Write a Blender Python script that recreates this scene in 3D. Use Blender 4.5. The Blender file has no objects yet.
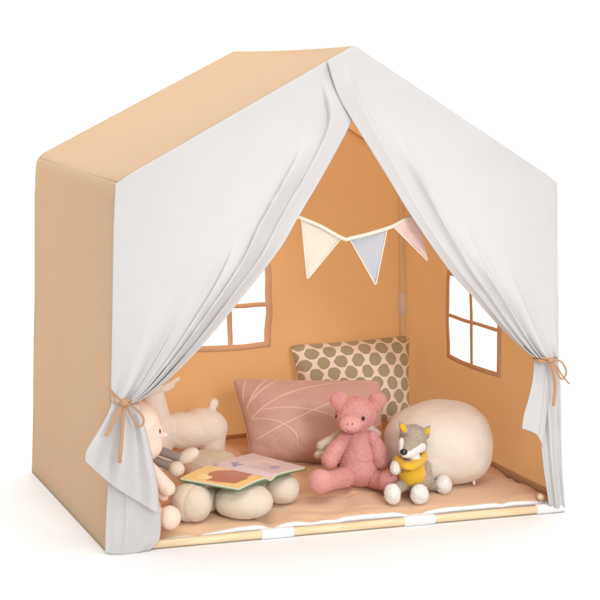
import bpy, bmesh, math, random
from mathutils import Vector, Matrix, noise
random.seed(7)
V = Vector
scene = bpy.context.scene
COL = scene.collection

# ------------------------------------------------------------------ camera
CAM = V((-1.349358, -3.036485, 1.062781))
YAW, PITCH, ROLL, FPX = 0.3821011, -0.1472631, 0.0127684, 1404.75
_f = V((math.sin(YAW)*math.cos(PITCH), math.cos(YAW)*math.cos(PITCH), math.sin(PITCH)))
_r = V((math.cos(YAW), -math.sin(YAW), 0)); _u = _r.cross(_f)
RT = _r*math.cos(ROLL) + _u*math.sin(ROLL)
UP = -_r*math.sin(ROLL) + _u*math.cos(ROLL)
FW = _f
cd = bpy.data.cameras.new('camera'); cam = bpy.data.objects.new('camera', cd); COL.objects.link(cam)
cd.sensor_width = 36; cd.lens = FPX/600*36; cd.clip_end = 200; cd.clip_start = 0.05
M = Matrix((RT, UP, -FW)).transposed().to_4x4(); M.translation = CAM
cam.matrix_world = M
scene.camera = cam

# measuring the photograph: a pixel of it (600 wide) turned into a point of the place
def ray(x, y): return FW + RT*((x-300)/FPX) - UP*((y-300)/FPX)
def at(ax, x, y, val):
    d = ray(x, y); return CAM + d*((val-CAM[ax])/d[ax])
def atz(x, y, z): return at(2, x, y, z)
def aty(x, y, Y): return at(1, x, y, Y)
def proj(P):
    d = P-CAM; z = d.dot(FW); return 300+FPX*d.dot(RT)/z, 300-FPX*d.dot(UP)/z
def mpp(P): return (P-CAM).dot(FW)/FPX           # metres per pixel at P
CR = V((_r.x, _r.y, 0)); CF = V((-CR.y, CR.x, 0))  # level axes turned towards the viewer (right, away)
TURN = Matrix.Rotation(-YAW, 3, 'Z')

# ------------------------------------------------------------------ helpers
def lerp(a, b, t): return a + (b-a)*t
def sm(a, b, x):
    t = min(1, max(0, (x-a)/(b-a))); return t*t*(3-2*t)
def nz(p, s, seed=0): return noise.noise(V(p)*s + V((seed*17.3, seed*5.1, seed*9.7)))
def fb(p, s, seed=0): return nz(p, s, seed) + .5*nz(p, s*2.1, seed+1) + .25*nz(p, s*4.3, seed+2)

def tag(o, label=None, cat=None, group=None, kind=None):
    if label: o['label'] = label
    if cat: o['category'] = cat
    if group: o['group'] = group
    if kind: o['kind'] = kind
    return o
def thing(name, label, cat, loc, group=None):
    o = bpy.data.objects.new(name, None); o.empty_display_size = .05
    COL.objects.link(o); o.location = loc
    return tag(o, label, cat, group)
def org(o):
    return V((0, 0, 0)) if o is None else V(o.location) + org(o.parent)
def obj(name, me, mat, parent=None, smooth=True, solid=0, off=0):
    if isinstance(me, bmesh.types.BMesh):
        bm = me; me = bpy.data.meshes.new(name); bm.to_mesh(me); bm.free()
    me.name = name
    o = bpy.data.objects.new(name, me); COL.objects.link(o)
    if parent:
        me.transform(Matrix.Translation(-org(parent))); o.parent = parent
    if mat:
        if not isinstance(mat, (list, tuple)): mat = [mat]
        me.materials.clear()
        for m in mat: me.materials.append(m)
    if smooth:
        for p in me.polygons: p.use_smooth = True
    if solid:
        md = o.modifiers.new('thick', 'SOLIDIFY'); md.thickness = solid; md.offset = off
        if mat is m_canvas: md.material_offset = 1; md.material_offset_rim = 0
    return o

def grid(us, vs, f, keep=None, uv=True):
    bm = bmesh.new(); L = bm.loops.layers.uv.new('UVMap') if uv else None
    vv = {}
    def gv(i, j):
        if (i, j) not in vv: vv[(i, j)] = bm.verts.new(f(us[i], vs[j]))
        return vv[(i, j)]
    for i in range(len(us)-1):
        for j in range(len(vs)-1):
            if keep and not keep((us[i]+us[i+1])/2, (vs[j]+vs[j+1])/2): continue
            fc = bm.faces.new((gv(i, j), gv(i+1, j), gv(i+1, j+1), gv(i, j+1)))
            if uv:
                for l, (a, b) in zip(fc.loops, ((i, j), (i+1, j), (i+1, j+1), (i, j+1))): l[L].uv = (us[a], vs[b])
    return bm
def flip(bm):
    bmesh.ops.reverse_faces(bm, faces=bm.faces[:]); return bm
def lin(a, b, n): return [a+(b-a)*k/n for k in range(n+1)]
def union(*ls):
    s = sorted(x for l in ls for x in l); out = [s[0]]
    for x in s[1:]:
        if x-out[-1] > 1e-4: out.append(x)
    return out

def catmull(P, n=12):
    P = [V(p) for p in P]; out = []
    for i in range(len(P)-1):
        a = P[max(0, i-1)]; b = P[i]; c = P[i+1]; d = P[min(len(P)-1, i+2)]
        for k in range(n):
            t = k/n
            out.append(.5*((2*b)+(c-a)*t+(2*a-5*b+4*c-d)*t*t+(3*b-a-3*c+d)*t**3))
    return out+[P[-1]]
def curve(P, smooth=True):
    Q = catmull(P) if smooth else [V(p) for p in P]
    s = [0]
    for a, b in zip(Q, Q[1:]): s.append(s[-1]+(b-a).length)
    def f(t):
        d = t*s[-1]
        for k in range(len(Q)-1):
            if d <= s[k+1] or k == len(Q)-2:
                return Q[k].lerp(Q[k+1], (d-s[k])/max(1e-9, s[k+1]-s[k]))
    return f

def tube(path, rad, n=12, smoothpath=False):
    P = catmull(path, 8) if smoothpath else [V(p) for p in path]
    bm = bmesh.new(); rings = []; up = V((.13, .27, .95)).normalized()
    for i, p in enumerate(P):
        t = (P[min(i+1, len(P)-1)]-P[max(i-1, 0)]).normalized()
        a = t.cross(up).normalized() if abs(t.dot(up)) < .98 else t.cross(V((1, 0, 0))).normalized(); b = t.cross(a)
        r = rad(i/(len(P)-1)) if callable(rad) else rad
        rings.append([bm.verts.new(p+(a*math.cos(q*2*math.pi/n)+b*math.sin(q*2*math.pi/n))*r) for q in range(n)])
    for A, B in zip(rings, rings[1:]):
        for q in range(n): bm.faces.new((A[q], A[(q+1) % n], B[(q+1) % n], B[q]))
    bm.faces.new(rings[0][::-1]); bm.faces.new(rings[-1])
    bmesh.ops.recalc_face_normals(bm, faces=bm.faces[:])
    return bm
def merge(*bms):
    out = bmesh.new()
    for b in bms:
        me = bpy.data.meshes.new('t'); b.to_mesh(me); b.free(); out.from_mesh(me); bpy.data.meshes.remove(me)
    return out
def ribbon(path, width, facing, n=6):
    P = catmull(path, n); bm = bmesh.new(); prev = None
    for i, p in enumerate(P):
        t = (P[min(i+1, len(P)-1)]-P[max(i-1, 0)]).normalized()
        s = t.cross(facing).normalized()*width/2
        cur = (bm.verts.new(p-s), bm.verts.new(p+s))
        if prev: bm.faces.new((prev[0], prev[1], cur[1], cur[0]))
        prev = cur
    return bm

def ell(c, r, rot=None):
    return ('e', V(c), r, rot)
def round_form(a, b, ra, rb, k=8):
    return [('e', V(a).lerp(V(b), i/k), (lerp(ra, rb, i/k),)*3, None) for i in range(k+1)]
def plush(prims, voxel=.003, smooth=8, warp=0, wscale=20):
    """one continuous skin grown over a body laid out in rounded volumes"""
    bm = bmesh.new(); flat = []
    for p in prims:
        if isinstance(p, bmesh.types.BMesh):
            t = bpy.data.meshes.new('t'); p.to_mesh(t); p.free(); bm.from_mesh(t); bpy.data.meshes.remove(t)
        else: flat += p if isinstance(p, list) else [p]
    for _, c, r, rot in flat:
        m = (rot or TURN).to_4x4() @ Matrix.Diagonal((r[0], r[1], r[2], 1)); m.translation = c
        bmesh.ops.create_icosphere(bm, subdivisions=4, radius=1, matrix=m)
    me = bpy.data.meshes.new('tmp'); bm.to_mesh(me); bm.free()
    o = bpy.data.objects.new('tmp', me); COL.objects.link(o)
    md = o.modifiers.new('r', 'REMESH'); md.mode = 'VOXEL'; md.voxel_size = voxel
    ms = o.modifiers.new('s', 'SMOOTH'); ms.iterations = smooth; ms.factor = .5
    dg = bpy.context.evaluated_depsgraph_get(); dg.update()
    res = bpy.data.meshes.new_from_object(o.evaluated_get(dg))
    bpy.data.objects.remove(o); bpy.data.meshes.remove(me)
    if warp:
        ns = [v.normal.copy() for v in res.vertices]
        for v, n_ in zip(res.vertices, ns): v.co += n_*fb(v.co, wscale, 3)*warp
    return res
def fur(me, count, length, width=.0007, jitter=.6, droop=0.0):
    """adds short pile to a plush skin"""
    me.calc_loop_triangles()
    tris = me.loop_triangles; acc = []; s = 0
    for t in tris: s += t.area; acc.append(s)
    import bisect
    bm = bmesh.new(); bm.from_mesh(me)
    vs = [v.co.copy() for v in me.vertices]
    for _ in range(count):
        t = tris[min(len(tris)-1, bisect.bisect(acc, random.random()*s))]
        a, b, c = (vs[i] for i in t.vertices)
        x, y = random.random(), random.random()
        if x+y > 1: x, y = 1-x, 1-y
        p = a+(b-a)*x+(c-a)*y; n_ = t.normal
        sw = V((nz(p, 25, 1), nz(p, 25, 4), nz(p, 25, 8)))
        d = (n_ + V((random.gauss(0, 1), random.gauss(0, 1), random.gauss(0, 1)))*jitter*.4 + sw*jitter + V((0, 0, -droop))).normalized()
        w = d.cross(V((random.gauss(0, 1), random.gauss(0, 1), random.gauss(0, 1)))).normalized()*width
        L = length*(.6+.7*random.random())
        q = p - n_*.0008
        bm.faces.new((bm.verts.new(q-w), bm.verts.new(q+w), bm.verts.new(q+d*L)))
    bm.to_mesh(me); bm.free()
    return me

# ------------------------------------------------------------------ materials
def srgb(r, g, b):
    f = lambda c: (c/255/12.92) if c/255 <= .04045 else ((c/255+.055)/1.055)**2.4
    return (f(r), f(g), f(b), 1)
def newmat(name):
    m = bpy.data.materials.new(name); m.use_nodes = True
    nt = m.node_tree; b = nt.nodes['Principled BSDF']; return m, nt, b
def N(nt, t, **k):
    n = nt.nodes.new(t)
    for a, v in k.items():
        if a in n.inputs: n.inputs[a].default_value = v
        else: setattr(n, a, v)
    return n
def math_(nt, op, a, b=None, c=None):
    n = nt.nodes.new('ShaderNodeMath'); n.operation = op
    for i, x in enumerate((a, b, c)):
        if x is None: continue
        if isinstance(x, (int, float)): n.inputs[i].default_value = x
        else: nt.links.new(x, n.inputs[i])
    return n.outputs[0]
def fabric(name, col, weave=900, bump=.15, wr=(9, .25), rough=.9, trans=0, tcol=None, var=.06, sheen=.25, colnode=None, knit=False, bdist=.002):
    m, nt, b = newmat(name); lk = nt.links.new
    tc = N(nt, 'ShaderNodeTexCoord')
    n1 = N(nt, 'ShaderNodeTexNoise', Scale=14.0, Detail=5.0); lk(tc.outputs['Object'], n1.inputs['Vector'])
    hsv = N(nt, 'ShaderNodeHueSaturation'); hsv.inputs['Color'].default_value = col
    if colnode: lk(colnode(nt, tc), hsv.inputs['Color'])
    lk(math_(nt, 'MULTIPLY_ADD', n1.outputs['Fac'], 2*var, 1-var), hsv.inputs['Value'])
    lk(hsv.outputs['Color'], b.inputs['Base Color'])
    b.inputs['Roughness'].default_value = rough; b.inputs['Specular IOR Level'].default_value = .2
    b.inputs['Sheen Weight'].default_value = sheen; b.inputs['Sheen Roughness'].default_value = .5
    # weave + creases
    if knit:
        w = N(nt, 'ShaderNodeTexVoronoi', Scale=float(weave)); lk(tc.outputs['Object'], w.inputs['Vector']); wf = w.outputs['Distance']
    else:
        w1 = N(nt, 'ShaderNodeTexNoise', Scale=float(weave), Detail=2.0); lk(tc.outputs['Object'], w1.inputs['Vector']); wf = w1.outputs['Fac']
    b1 = N(nt, 'ShaderNodeBump', Strength=bump, Distance=bdist); lk(wf, b1.inputs['Height'])
    n2 = N(nt, 'ShaderNodeTexNoise', Scale=float(wr[0]), Detail=4.0, Roughness=.55, Distortion=.6); lk(tc.outputs['Object'], n2.inputs['Vector'])
    b2 = N(nt, 'ShaderNodeBump', Strength=wr[1], Distance=.02); lk(n2.outputs['Fac'], b2.inputs['Height']); lk(b1.outputs['Normal'], b2.inputs['Normal'])
    lk(b2.outputs['Normal'], b.inputs['Normal'])
    if trans:
        t = N(nt, 'ShaderNodeBsdfTranslucent'); t.inputs['Color'].default_value = tcol or col
        lk(b2.outputs['Normal'], t.inputs['Normal'])
        mx = N(nt, 'ShaderNodeMixShader', Fac=trans); lk(b.outputs[0], mx.inputs[1]); lk(t.outputs[0], mx.inputs[2])
        lk(mx.outputs[0], nt.nodes['Material Output'].inputs['Surface'])
    return m
def plain(name, col, rough=.5, spec=.4, coat=0):
    m, nt, b = newmat(name); b.inputs['Base Color'].default_value = col
    b.inputs['Roughness'].default_value = rough; b.inputs['Specular IOR Level'].default_value = spec
    n = N(nt, 'ShaderNodeTexNoise', Scale=60.0, Detail=3.0); tc = N(nt, 'ShaderNodeTexCoord')
    nt.links.new(tc.outputs['Object'], n.inputs['Vector'])
    nt.links.new(math_(nt, 'MULTIPLY_ADD', n.outputs['Fac'], .2, rough-.1), b.inputs['Roughness'])
    return m

TAN = (.66, .48, .30, 1)
m_shell = fabric('beige_canvas', (.655, .55, .37, 1), weave=900, bump=.25, wr=(5, .26), trans=.5, tcol=(.93, .82, .60, 1), var=.03)
m_warm_inside = fabric('warm_inside_canvas', (.77, .465, .24, 1), weave=1400, bump=.12, wr=(5, .16), trans=.5, tcol=(.97, .66, .38, 1), var=.03)  # inside of the canvas, with warm bounced light put into its colour
m_canvas = [m_shell, m_warm_inside]
m_trim = fabric('tan_tape', (.71, .44, .255, 1), weave=1400, bump=.15, wr=(12, .1), var=.04)
m_mat = fabric('mat_cotton', (.68, .44, .27, 1), weave=1200, bump=.15, wr=(7, .5), var=.05)
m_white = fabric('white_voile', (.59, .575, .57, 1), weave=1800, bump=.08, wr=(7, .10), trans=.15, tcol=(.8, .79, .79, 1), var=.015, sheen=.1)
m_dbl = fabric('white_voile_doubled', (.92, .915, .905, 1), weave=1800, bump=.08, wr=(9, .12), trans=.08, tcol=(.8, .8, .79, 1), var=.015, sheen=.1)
m_hem = fabric('white_edge', (.78, .77, .78, 1), weave=900, bump=.1, wr=(20, .3), var=.03)
m_tie = fabric('tie_tape', (.45, .25, .135, 1), weave=1500, bump=.3, wr=(30, .2))
m_sleeve = plain('white_plastic', (.78, .76, .76, 1), .4)
m_ivory = fabric('ivory_linen', (.63, .535, .425, 1), weave=420, bump=.5, wr=(13, .3), var=.07, bdist=.002)
m_pouf = fabric('oatmeal_weave', (.70, .615, .53, 1), weave=360, bump=.55, wr=(6, .2), var=.08, knit=True, bdist=.0025)
m_terry = fabric('cream_terry', (.86, .81, .73, 1), weave=420, bump=.5, wr=(14, .3), var=.05, knit=True, bdist=.003)
m_horn = fabric('cream_felt', (.78, .70, .60, 1), weave=600, bump=.4, wr=(20, .3))
m_pink = fabric('pink_plush', (.80, .43, .41, 1), weave=260, bump=.3, wr=(18, .4), var=.06, sheen=.5, trans=.3, tcol=(.86, .47, .44, 1), bdist=.003)
m_wing = fabric('cream_plush', (.78, .70, .60, 1), trans=.25, tcol=(.8, .7, .6, 1), weave=300, bump=.5, wr=(20, .3))
m_fox = fabric('grey_plush', (.52, .43, .345, 1), weave=260, bump=.4, wr=(22, .4), var=.12, sheen=.4, trans=.25, tcol=(.4, .31, .24, 1), bdist=.003)
m_fwhite = fabric('white_plush', (.90, .88, .85, 1), weave=260, bump=.4, wr=(22, .4), var=.05, trans=.25, tcol=(.85, .8, .75, 1), bdist=.003)
m_yellow = fabric('yellow_knit', (.72, .42, .025, 1), weave=520, bump=.7, wr=(24, .3), var=.1, knit=True)
m_doll = fabric('blush_velour', (.82, .585, .475, 1), weave=520, bump=.4, wr=(18, .4), var=.06)
m_head_top = fabric('pale_velour', (.84, .65, .55, 1), weave=520, bump=.4, wr=(14, .3), var=.04)
m_black = plain('black_button', (.012, .010, .010, 1), .15, .6)
def stripe_col(nt, tc):
    w = N(nt, 'ShaderNodeTexWave', Scale=110.0, Distortion=.6); w.bands_direction = 'X'; nt.links.new(tc.outputs['Object'], w.inputs['Vector'])
    r = N(nt, 'ShaderNodeValToRGB'); nt.links.new(w.outputs['Fac'], r.inputs['Fac'])
    r.color_ramp.elements[0].color = (.235, .19, .17, 1); r.color_ramp.elements[1].color = (.27, .22, .195, 1); return r.outputs[0]
m_sock = fabric('grey_knit', (.25, .2, .18, 1), weave=700, bump=.5, knit=True, colnode=stripe_col)

def wood(name, sc):
    m, nt, b = newmat(name); lk = nt.links.new
    tc = N(nt, 'ShaderNodeTexCoord'); mp = N(nt, 'ShaderNodeMapping'); mp.inputs['Scale'].default_value = sc
    lk(tc.outputs['Object'], mp.inputs['Vector'])
    n = N(nt, 'ShaderNodeTexNoise', Scale=1.0, Detail=6.0, Distortion=.8); lk(mp.outputs[0], n.inputs['Vector'])
    r = N(nt, 'ShaderNodeValToRGB'); lk(n.outputs['Fac'], r.inputs['Fac'])
    r.color_ramp.elements[0].position = .3; r.color_ramp.elements[0].color = (.66, .48, .27, 1)
    r.color_ramp.elements[1].position = .7; r.color_ramp.elements[1].color = (.80, .65, .43, 1)
    lk(r.outputs[0], b.inputs['Base Color']); b.inputs['Roughness'].default_value = .55
    bp = N(nt, 'ShaderNodeBump', Strength=.1, Distance=.001); lk(n.outputs['Fac'], bp.inputs['Height']); lk(bp.outputs[0], b.inputs['Normal'])
    return m
m_wood = wood('pale_pine', (4, 90, 90)); m_wood_up = wood('pale_pine_upright', (90, 90, 4))
for e_, c_ in zip([n for n in m_wood_up.node_tree.nodes if n.type == 'VALTORGB'][0].color_ramp.elements, ((.78, .62, .42, 1), (.86, .74, .56, 1))): e_.color = c_

def polka(nt, tc):
    lk = nt.links.new
    u = tc.outputs['UV']
    nn = N(nt, 'ShaderNodeTexNoise', Scale=9.0, Detail=2.0); lk(u, nn.inputs['Vector'])
    off = N(nt, 'ShaderNodeVectorMath', operation='MULTIPLY_ADD'); lk(nn.outputs['Color'], off.inputs[0]); off.inputs[1].default_value = (.035, .035, 0); lk(u, off.inputs[2])
    sc = N(nt, 'ShaderNodeVectorMath', operation='MULTIPLY'); lk(off.outputs[0], sc.inputs[0]); sc.inputs[1].default_value = (6.9, 3.55, 0)
    ds = []
    for o in ((0, 0, 0), (.5, .5, 0)):
        a = N(nt, 'ShaderNodeVectorMath', operation='ADD'); lk(sc.outputs[0], a.inputs[0]); a.inputs[1].default_value = (o[0], o[1], 0)
        sp = N(nt, 'ShaderNodeSeparateXYZ'); lk(a.outputs[0], sp.inputs[0])
        x = math_(nt, 'SUBTRACT', math_(nt, 'FRACT', sp.outputs[0]), .5)
        y = math_(nt, 'MULTIPLY', math_(nt, 'SUBTRACT', math_(nt, 'FRACT', sp.outputs[1]), .5), 1.32)
        x = math_(nt, 'ABSOLUTE', x); y = math_(nt, 'ABSOLUTE', y)
        d = math_(nt, 'MAXIMUM', math_(nt, 'MULTIPLY', math_(nt, 'ADD', x, math_(nt, 'MULTIPLY', y, .7)), .83), y)
        d2 = math_(nt, 'SQRT', math_(nt, 'ADD', math_(nt, 'MULTIPLY', x, x), math_(nt, 'MULTIPLY', y, y)))
        ds.append(math_(nt, 'ADD', math_(nt, 'MULTIPLY', d, .35), math_(nt, 'MULTIPLY', d2, .65)))
    d = math_(nt, 'MINIMUM', ds[0], ds[1])
    r = N(nt, 'ShaderNodeValToRGB'); lk(d, r.inputs['Fac'])
    e = r.color_ramp.elements; e[0].position = .352; e[0].color = (.40, .375, .24, 1); e[1].position = .372; e[1].color = (.88, .82, .73, 1)
    return r.outputs[0]
m_polka = fabric('dotted_cotton', (1, 1, 1, 1), weave=1100, bump=.25, wr=(14, .3), var=.05, colnode=polka)

def circ(a, b, c, w=.0055):
    (ax, ay), (bx, by), (cx, cy) = a, b, c
    d = 2*(ax*(by-cy)+bx*(cy-ay)+cx*(ay-by))
    ux = ((ax*ax+ay*ay)*(by-cy)+(bx*bx+by*by)*(cy-ay)+(cx*cx+cy*cy)*(ay-by))/d
    uy = ((ax*ax+ay*ay)*(cx-bx)+(bx*bx+by*by)*(ax-cx)+(cx*cx+cy*cy)*(bx-ax))/d
    return ux, uy, math.hypot(ax-ux, ay-uy), w
# the printed lines of the rose cushion, each through three points of its face, and the stretch it covers
LINES = [((.05, .21), (.36, .475), (.72, .75)), ((.04, .47), (.38, .80), (.98, .965)), ((.10, .55), (.38, .575), (.80, .34)), ((.04, .455), (.22, .41), (.33, .16)),
         ((.02, .70), (.045, .85), (.09, .99)), ((.03, .60), (.11, .80), (.23, .99)), ((.04, .64), (.17, .83), (.31, .99)), ((.60, .03), (.78, .30), (.97, .50))]
def arcs(nt, tc):
    lk = nt.links.new; acc = None
    for A_, B_, C_ in LINES:
        cx, cy, r, w = circ(A_, B_, C_)
        s = N(nt, 'ShaderNodeVectorMath', operation='DISTANCE'); lk(tc.outputs['UV'], s.inputs[0]); s.inputs[1].default_value = (cx, cy, 0)
        k = math_(nt, 'LESS_THAN', math_(nt, 'ABSOLUTE', math_(nt, 'SUBTRACT', s.outputs['Value'], r)), w)
        sp = N(nt, 'ShaderNodeSeparateXYZ'); lk(tc.outputs['UV'], sp.inputs[0])
        k = math_(nt, 'MULTIPLY', k, math_(nt, 'MULTIPLY', math_(nt, 'GREATER_THAN', sp.outputs[0], min(A_[0], C_[0])), math_(nt, 'LESS_THAN', sp.outputs[0], max(A_[0], C_[0]))))
        vs_ = (A_[1], B_[1], C_[1])
        k = math_(nt, 'MULTIPLY', k, math_(nt, 'MULTIPLY', math_(nt, 'GREATER_THAN', sp.outputs[1], min(vs_)-.01), math_(nt, 'LESS_THAN', sp.outputs[1], max(vs_)+.05)))
        acc = k if acc is None else math_(nt, 'MAXIMUM', acc, k)
    mx = N(nt, 'ShaderNodeMix', data_type='RGBA'); lk(acc, mx.inputs[0])
    mx.inputs[6].default_value = (.635, .41, .355, 1); mx.inputs[7].default_value = (.80, .60, .47, 1)
    return mx.outputs[2]
m_rose = fabric('rose_cotton', (1, 1, 1, 1), weave=1100, bump=.25, wr=(9, .6), var=.05, colnode=arcs)

# ------------------------------------------------------------------ setting
fm, nt, b = newmat('white_paper'); b.inputs['Base Color'].default_value = (.82, .82, .82, 1); b.inputs['Roughness'].default_value = .6; b.inputs['Specular IOR Level'].default_value = .15
nn = N(nt, 'ShaderNodeTexNoise', Scale=300.0); bp = N(nt, 'ShaderNodeBump', Strength=.02, Distance=.001)
nt.links.new(nn.outputs['Fac'], bp.inputs['Height']); nt.links.new(bp.outputs[0], b.inputs['Normal'])
prof = [(-7, 0), (-3, 0), (0, 0), (2, 0), (4, 0)] + [(4+1.5*math.sin(a), 1.5-1.5*math.cos(a)) for a in lin(.1, math.pi/2, 14)] + [(5.5, 4), (5.5, 7)]
bm = bmesh.new(); pv = None
for y, z in prof:
    cur = (bm.verts.new((-12, y, z)), bm.verts.new((14, y, z)))
    if pv: bm.faces.new((pv[0], pv[1], cur[1], cur[0]))
    pv = cur
tag(obj('backdrop', bm, fm), 'seamless white studio floor and backdrop', kind='structure')

# ------------------------------------------------------------------ tent
FBL = V((-.5894, .0335, 0)); FBR = V((.5889, -.0421, 0))
BBL = atz(32, 472, 0); BBR = V((.602, .905, 0))
FEL = aty(116.5, 182, 0); FER = aty(555, 180.5, 0); FA = aty(354, 45.5, 0)
BEL = aty(36.5, 157, .80); BER = aty(403, 166, .905); BA = aty(235, 51, .85)
tent = thing('play_tent', 'tan canvas house shaped play tent with white front curtains tied open', 'play tent', (0, .4, 0))

def front(px, py, d=0):
    y = 0
    for _ in range(6):
        P = aty(px, py, y+d); s = (P.x-FBL.x)/(FBR.x-FBL.x)
        y = lerp(FBL.y, FBR.y, s)*(1-min(1, max(0, P.z/.86)))
    return P

def corner(t, k):
    a, b_ = [(FBL, BBL), (FEL, BEL), (FA, BA), (FER, BER), (FBR, BBR)][k]
    return a.lerp(b_, t)
def arc(P0, P1, P2, r, s):   # rounded fold over a pole at P1
    a = P1+(P0-P1).normalized()*r; c = P1+(P2-P1).normalized()*r
    return a*(1-s)**2+P1*2*s*(1-s)+c*s*s
CEN = V((0, .45, .55))
def wall_pt(t, v, k0, k1, k2):      # side wall: foot k0, eave k1, then half the fold towards k2; v 0..1 straight, 1..1.5 fold
    P0, P1, P2 = corner(t, k0), corner(t, k1), corner(t, k2); r = .028
    top = P1+(P0-P1).normalized()*r
    p = P0.lerp(top, v) if v <= 1 else arc(P0, P1, P2, r, v-1)
    sgn = -1 if k0 == 0 else 1
    e = sm(0, .12, v)*(1-sm(.85, 1.1, v))
    belly = math.sin(math.pi*t)*math.sin(math.pi*min(1, v))
    w = -.008*belly + .0035*nz((0, t*4.2, v*.9), 1.3, 2)*e + 0.0012*math.sin(t*21+2*nz((t, v, 0), 2, 5))*e + .002*fb((t, v*.6, 1), 5, 4)*sm(0, .05, v)*(1-sm(.95, 1.1, v))
    return p+V((sgn*w, 0, 0))
ts = lin(0, 1, 60)
vs_w = lin(0, 1, 60)+lin(1.1, 1.5, 4)
obj('side_wall', flip(grid(ts, vs_w, lambda t, v: wall_pt(t, v, 0, 1, 2))), m_canvas, tent, solid=.0025)

def roof_pt(t, v):                  # v 0..1 : left slope, 1..2 : right slope, with the folds at both eaves and the ridge
    E0, L, A, Rr, E1 = (corner(t, k) for k in range(5))
    def side(s, foot, eave, apex):
        if s < .1: return arc(foot, eave, apex, .028, .5+s*5)
        if s > .9: return arc(eave, apex, (Rr if eave is L else L), .008, (s-.9)*5)
        a = eave+(apex-eave).normalized()*.028; c = apex+(eave-apex).normalized()*.008
        return a.lerp(c, (s-.1)/.8)
    p = side(v, E0, L, A) if v <= 1 else side(2-v, E1, Rr, A)
    s = v if v <= 1 else 2-v
    e = sm(.02, .2, s)*(1-sm(.85, 1, s))*sm(0, .05, t)*(1-sm(.95, 1, t))
    sag = -.010*math.sin(math.pi*t)*(.35+math.sin(math.pi*s)) + .003*fb((t*1.3, s*.8, 3 if v < 1 else 7), 2.6, 1)*e
    sag *= sm(0, .05, t)*(1-sm(.95, 1, t))
    return p+V((0, 0, sag))
vr = union(lin(0, .1, 4), lin(.1, .9, 30), lin(.9, 1, 4)); vr = vr+[2-x for x in reversed(vr[:-1])]
obj('roof', flip(grid(lin(0, 1, 50), vr, roof_pt)), m_canvas, tent, solid=.0025)

def newton(f, px, py, g=(.5, .5)):
    u, v = g
    for _ in range(25):
        x, y = proj(f(u, v)); h = 1e-4
        xu, yu = proj(f(u+h, v)); xv, yv = proj(f(u, v+h))
        a, b_, c, d = (xu-x)/h, (xv-x)/h, (yu-y)/h, (yv-y)/h
        det = a*d-b_*c; ex, ey = px-x, py-y
        u += max(-.3, min(.3, (d*ex-b_*ey)/det)); v += max(-.3, min(.3, (-c*ex+a*ey)/det))
    return u, v
def windowed(f, us, vs, u0, u1, v0, v1, wu, wv, name, inward, ridge=0):
    """a canvas wall with a four-light opening, and the tape frame round it"""
    um, vm = (u0+u1)/2, (v0+v1)/2
    def warp(u, v):                                  # the cut cloth is not drawn tight: edges bow a little
        a = sm(u0-3*wu, u0, u)*(1-sm(u1, u1+3*wu, u))*sm(v0-3*wv, v0, v)*(1-sm(v1, v1+3*wv, v))
        su, sv = (u-um)/(u1-u0), (v-vm)/(v1-v0)
        du = a*(wu*.28*nz((su*1.5, sv*3, 1), 1, 11)-wu*.35*(4*sv*sv-.4)*(1 if su > 0 else -1)*min(1, abs(su)*2))
        dv = a*(wv*.28*nz((su*3, sv*1.5, 1), 1, 15)-wv*.25*(4*su*su-.4)*(1 if sv > 0 else -1)*min(1, abs(sv)*2))
        return u+du, v+dv
    g = lambda u, v: f(*warp(u, v))
    us2 = union(us, [u0, u1]); vs2 = union(vs, [v0, v1])
    us2 = union([x for x in us2 if not (u0 < x < u1)], lin(u0, u1, 16)); vs2 = union([x for x in vs2 if not (v0 < x < v1)], lin(v0, v1, 16))
    wb = grid(us2, vs2, g, lambda u, v: not (u0 < u < u1 and v0 < v < v1))
    wall = obj(name, flip(wb) if name == 'back_wall' else wb, m_canvas, tent, solid=.0025)
    fu = union([u0-wu*.55, u0, u0+wu*.45, um-wu*.38, um+wu*.38, u1-wu*.45, u1, u1+wu*.55], lin(u0+wu*.45, um-wu*.38, 6), lin(um+wu*.38, u1-wu*.45, 6))
    fv = union([v0-wv*.55, v0, v0+wv*.45, vm-wv*.38, vm+wv*.38, v1-wv*.45, v1, v1+wv*.55], lin(v0+wv*.45, vm-wv*.38, 6), lin(vm+wv*.38, v1-wv*.45, 6))
    def keep(u, v):
        return u < u0+wu*.45 or u > u1-wu*.45 or v < v0+wv*.45 or v > v1-wv*.45 or abs(u-um) < wu*.38 or abs(v-vm) < wv*.38
    obj('window_frame', grid(fu, fv, lambda u, v: g(u, v)+inward*.003, keep), m_trim, wall, solid=.002)
    return wall

def back_pt(u, v):
    base = BBL.lerp(BBR, u)
    e = BEL.lerp(BER, u)
    top = BEL.lerp(BA, u*2) if u < .5 else BA.lerp(BER, u*2-1)
    p = base.lerp(e, v) if v <= 1 else e.lerp(top, v-1)
    k = math.sin(math.pi*min(1, max(0, u)))*math.sin(math.pi*min(1, v/2+.05))
    c = sm(.93, 1, v)
    cx = .016*c*(sm(.10, 0, u)-sm(.90, 1, u))
    return p+V((cx, .010*k+.004*fb((u*1.4, v*.7, 2), 3, 6)*k-.008, -.007*c*max(sm(.10, 0, u), sm(.90, 1, u))))
bq = [newton(back_pt, *q) for q in ((190, 348), (267.5, 346.5), (268.5, 264))]
bu0, bu1 = bq[0][0], bq[1][0]; bv0, bv1 = (bq[0][1]+bq[1][1])/2, bq[2][1]
bw = windowed(back_pt, lin(0, 1, 48), union(lin(0, 1, 40), lin(1, 2, 16)), bu0, bu1, bv0, bv1, .018, .021, 'back_wall', V((0, -1, 0)))
obj('seam', tube([back_pt(u, 2)+V((0, -.006, -.004)) for u in lin(.01, .99, 40)], .0028, 8), m_trim, bw)
right_pt = lambda t, v: wall_pt(t, v, 4, 3, 2)
rq = [newton(right_pt, *q) for q in ((449.5, 358), (500, 374), (450, 273))]
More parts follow.
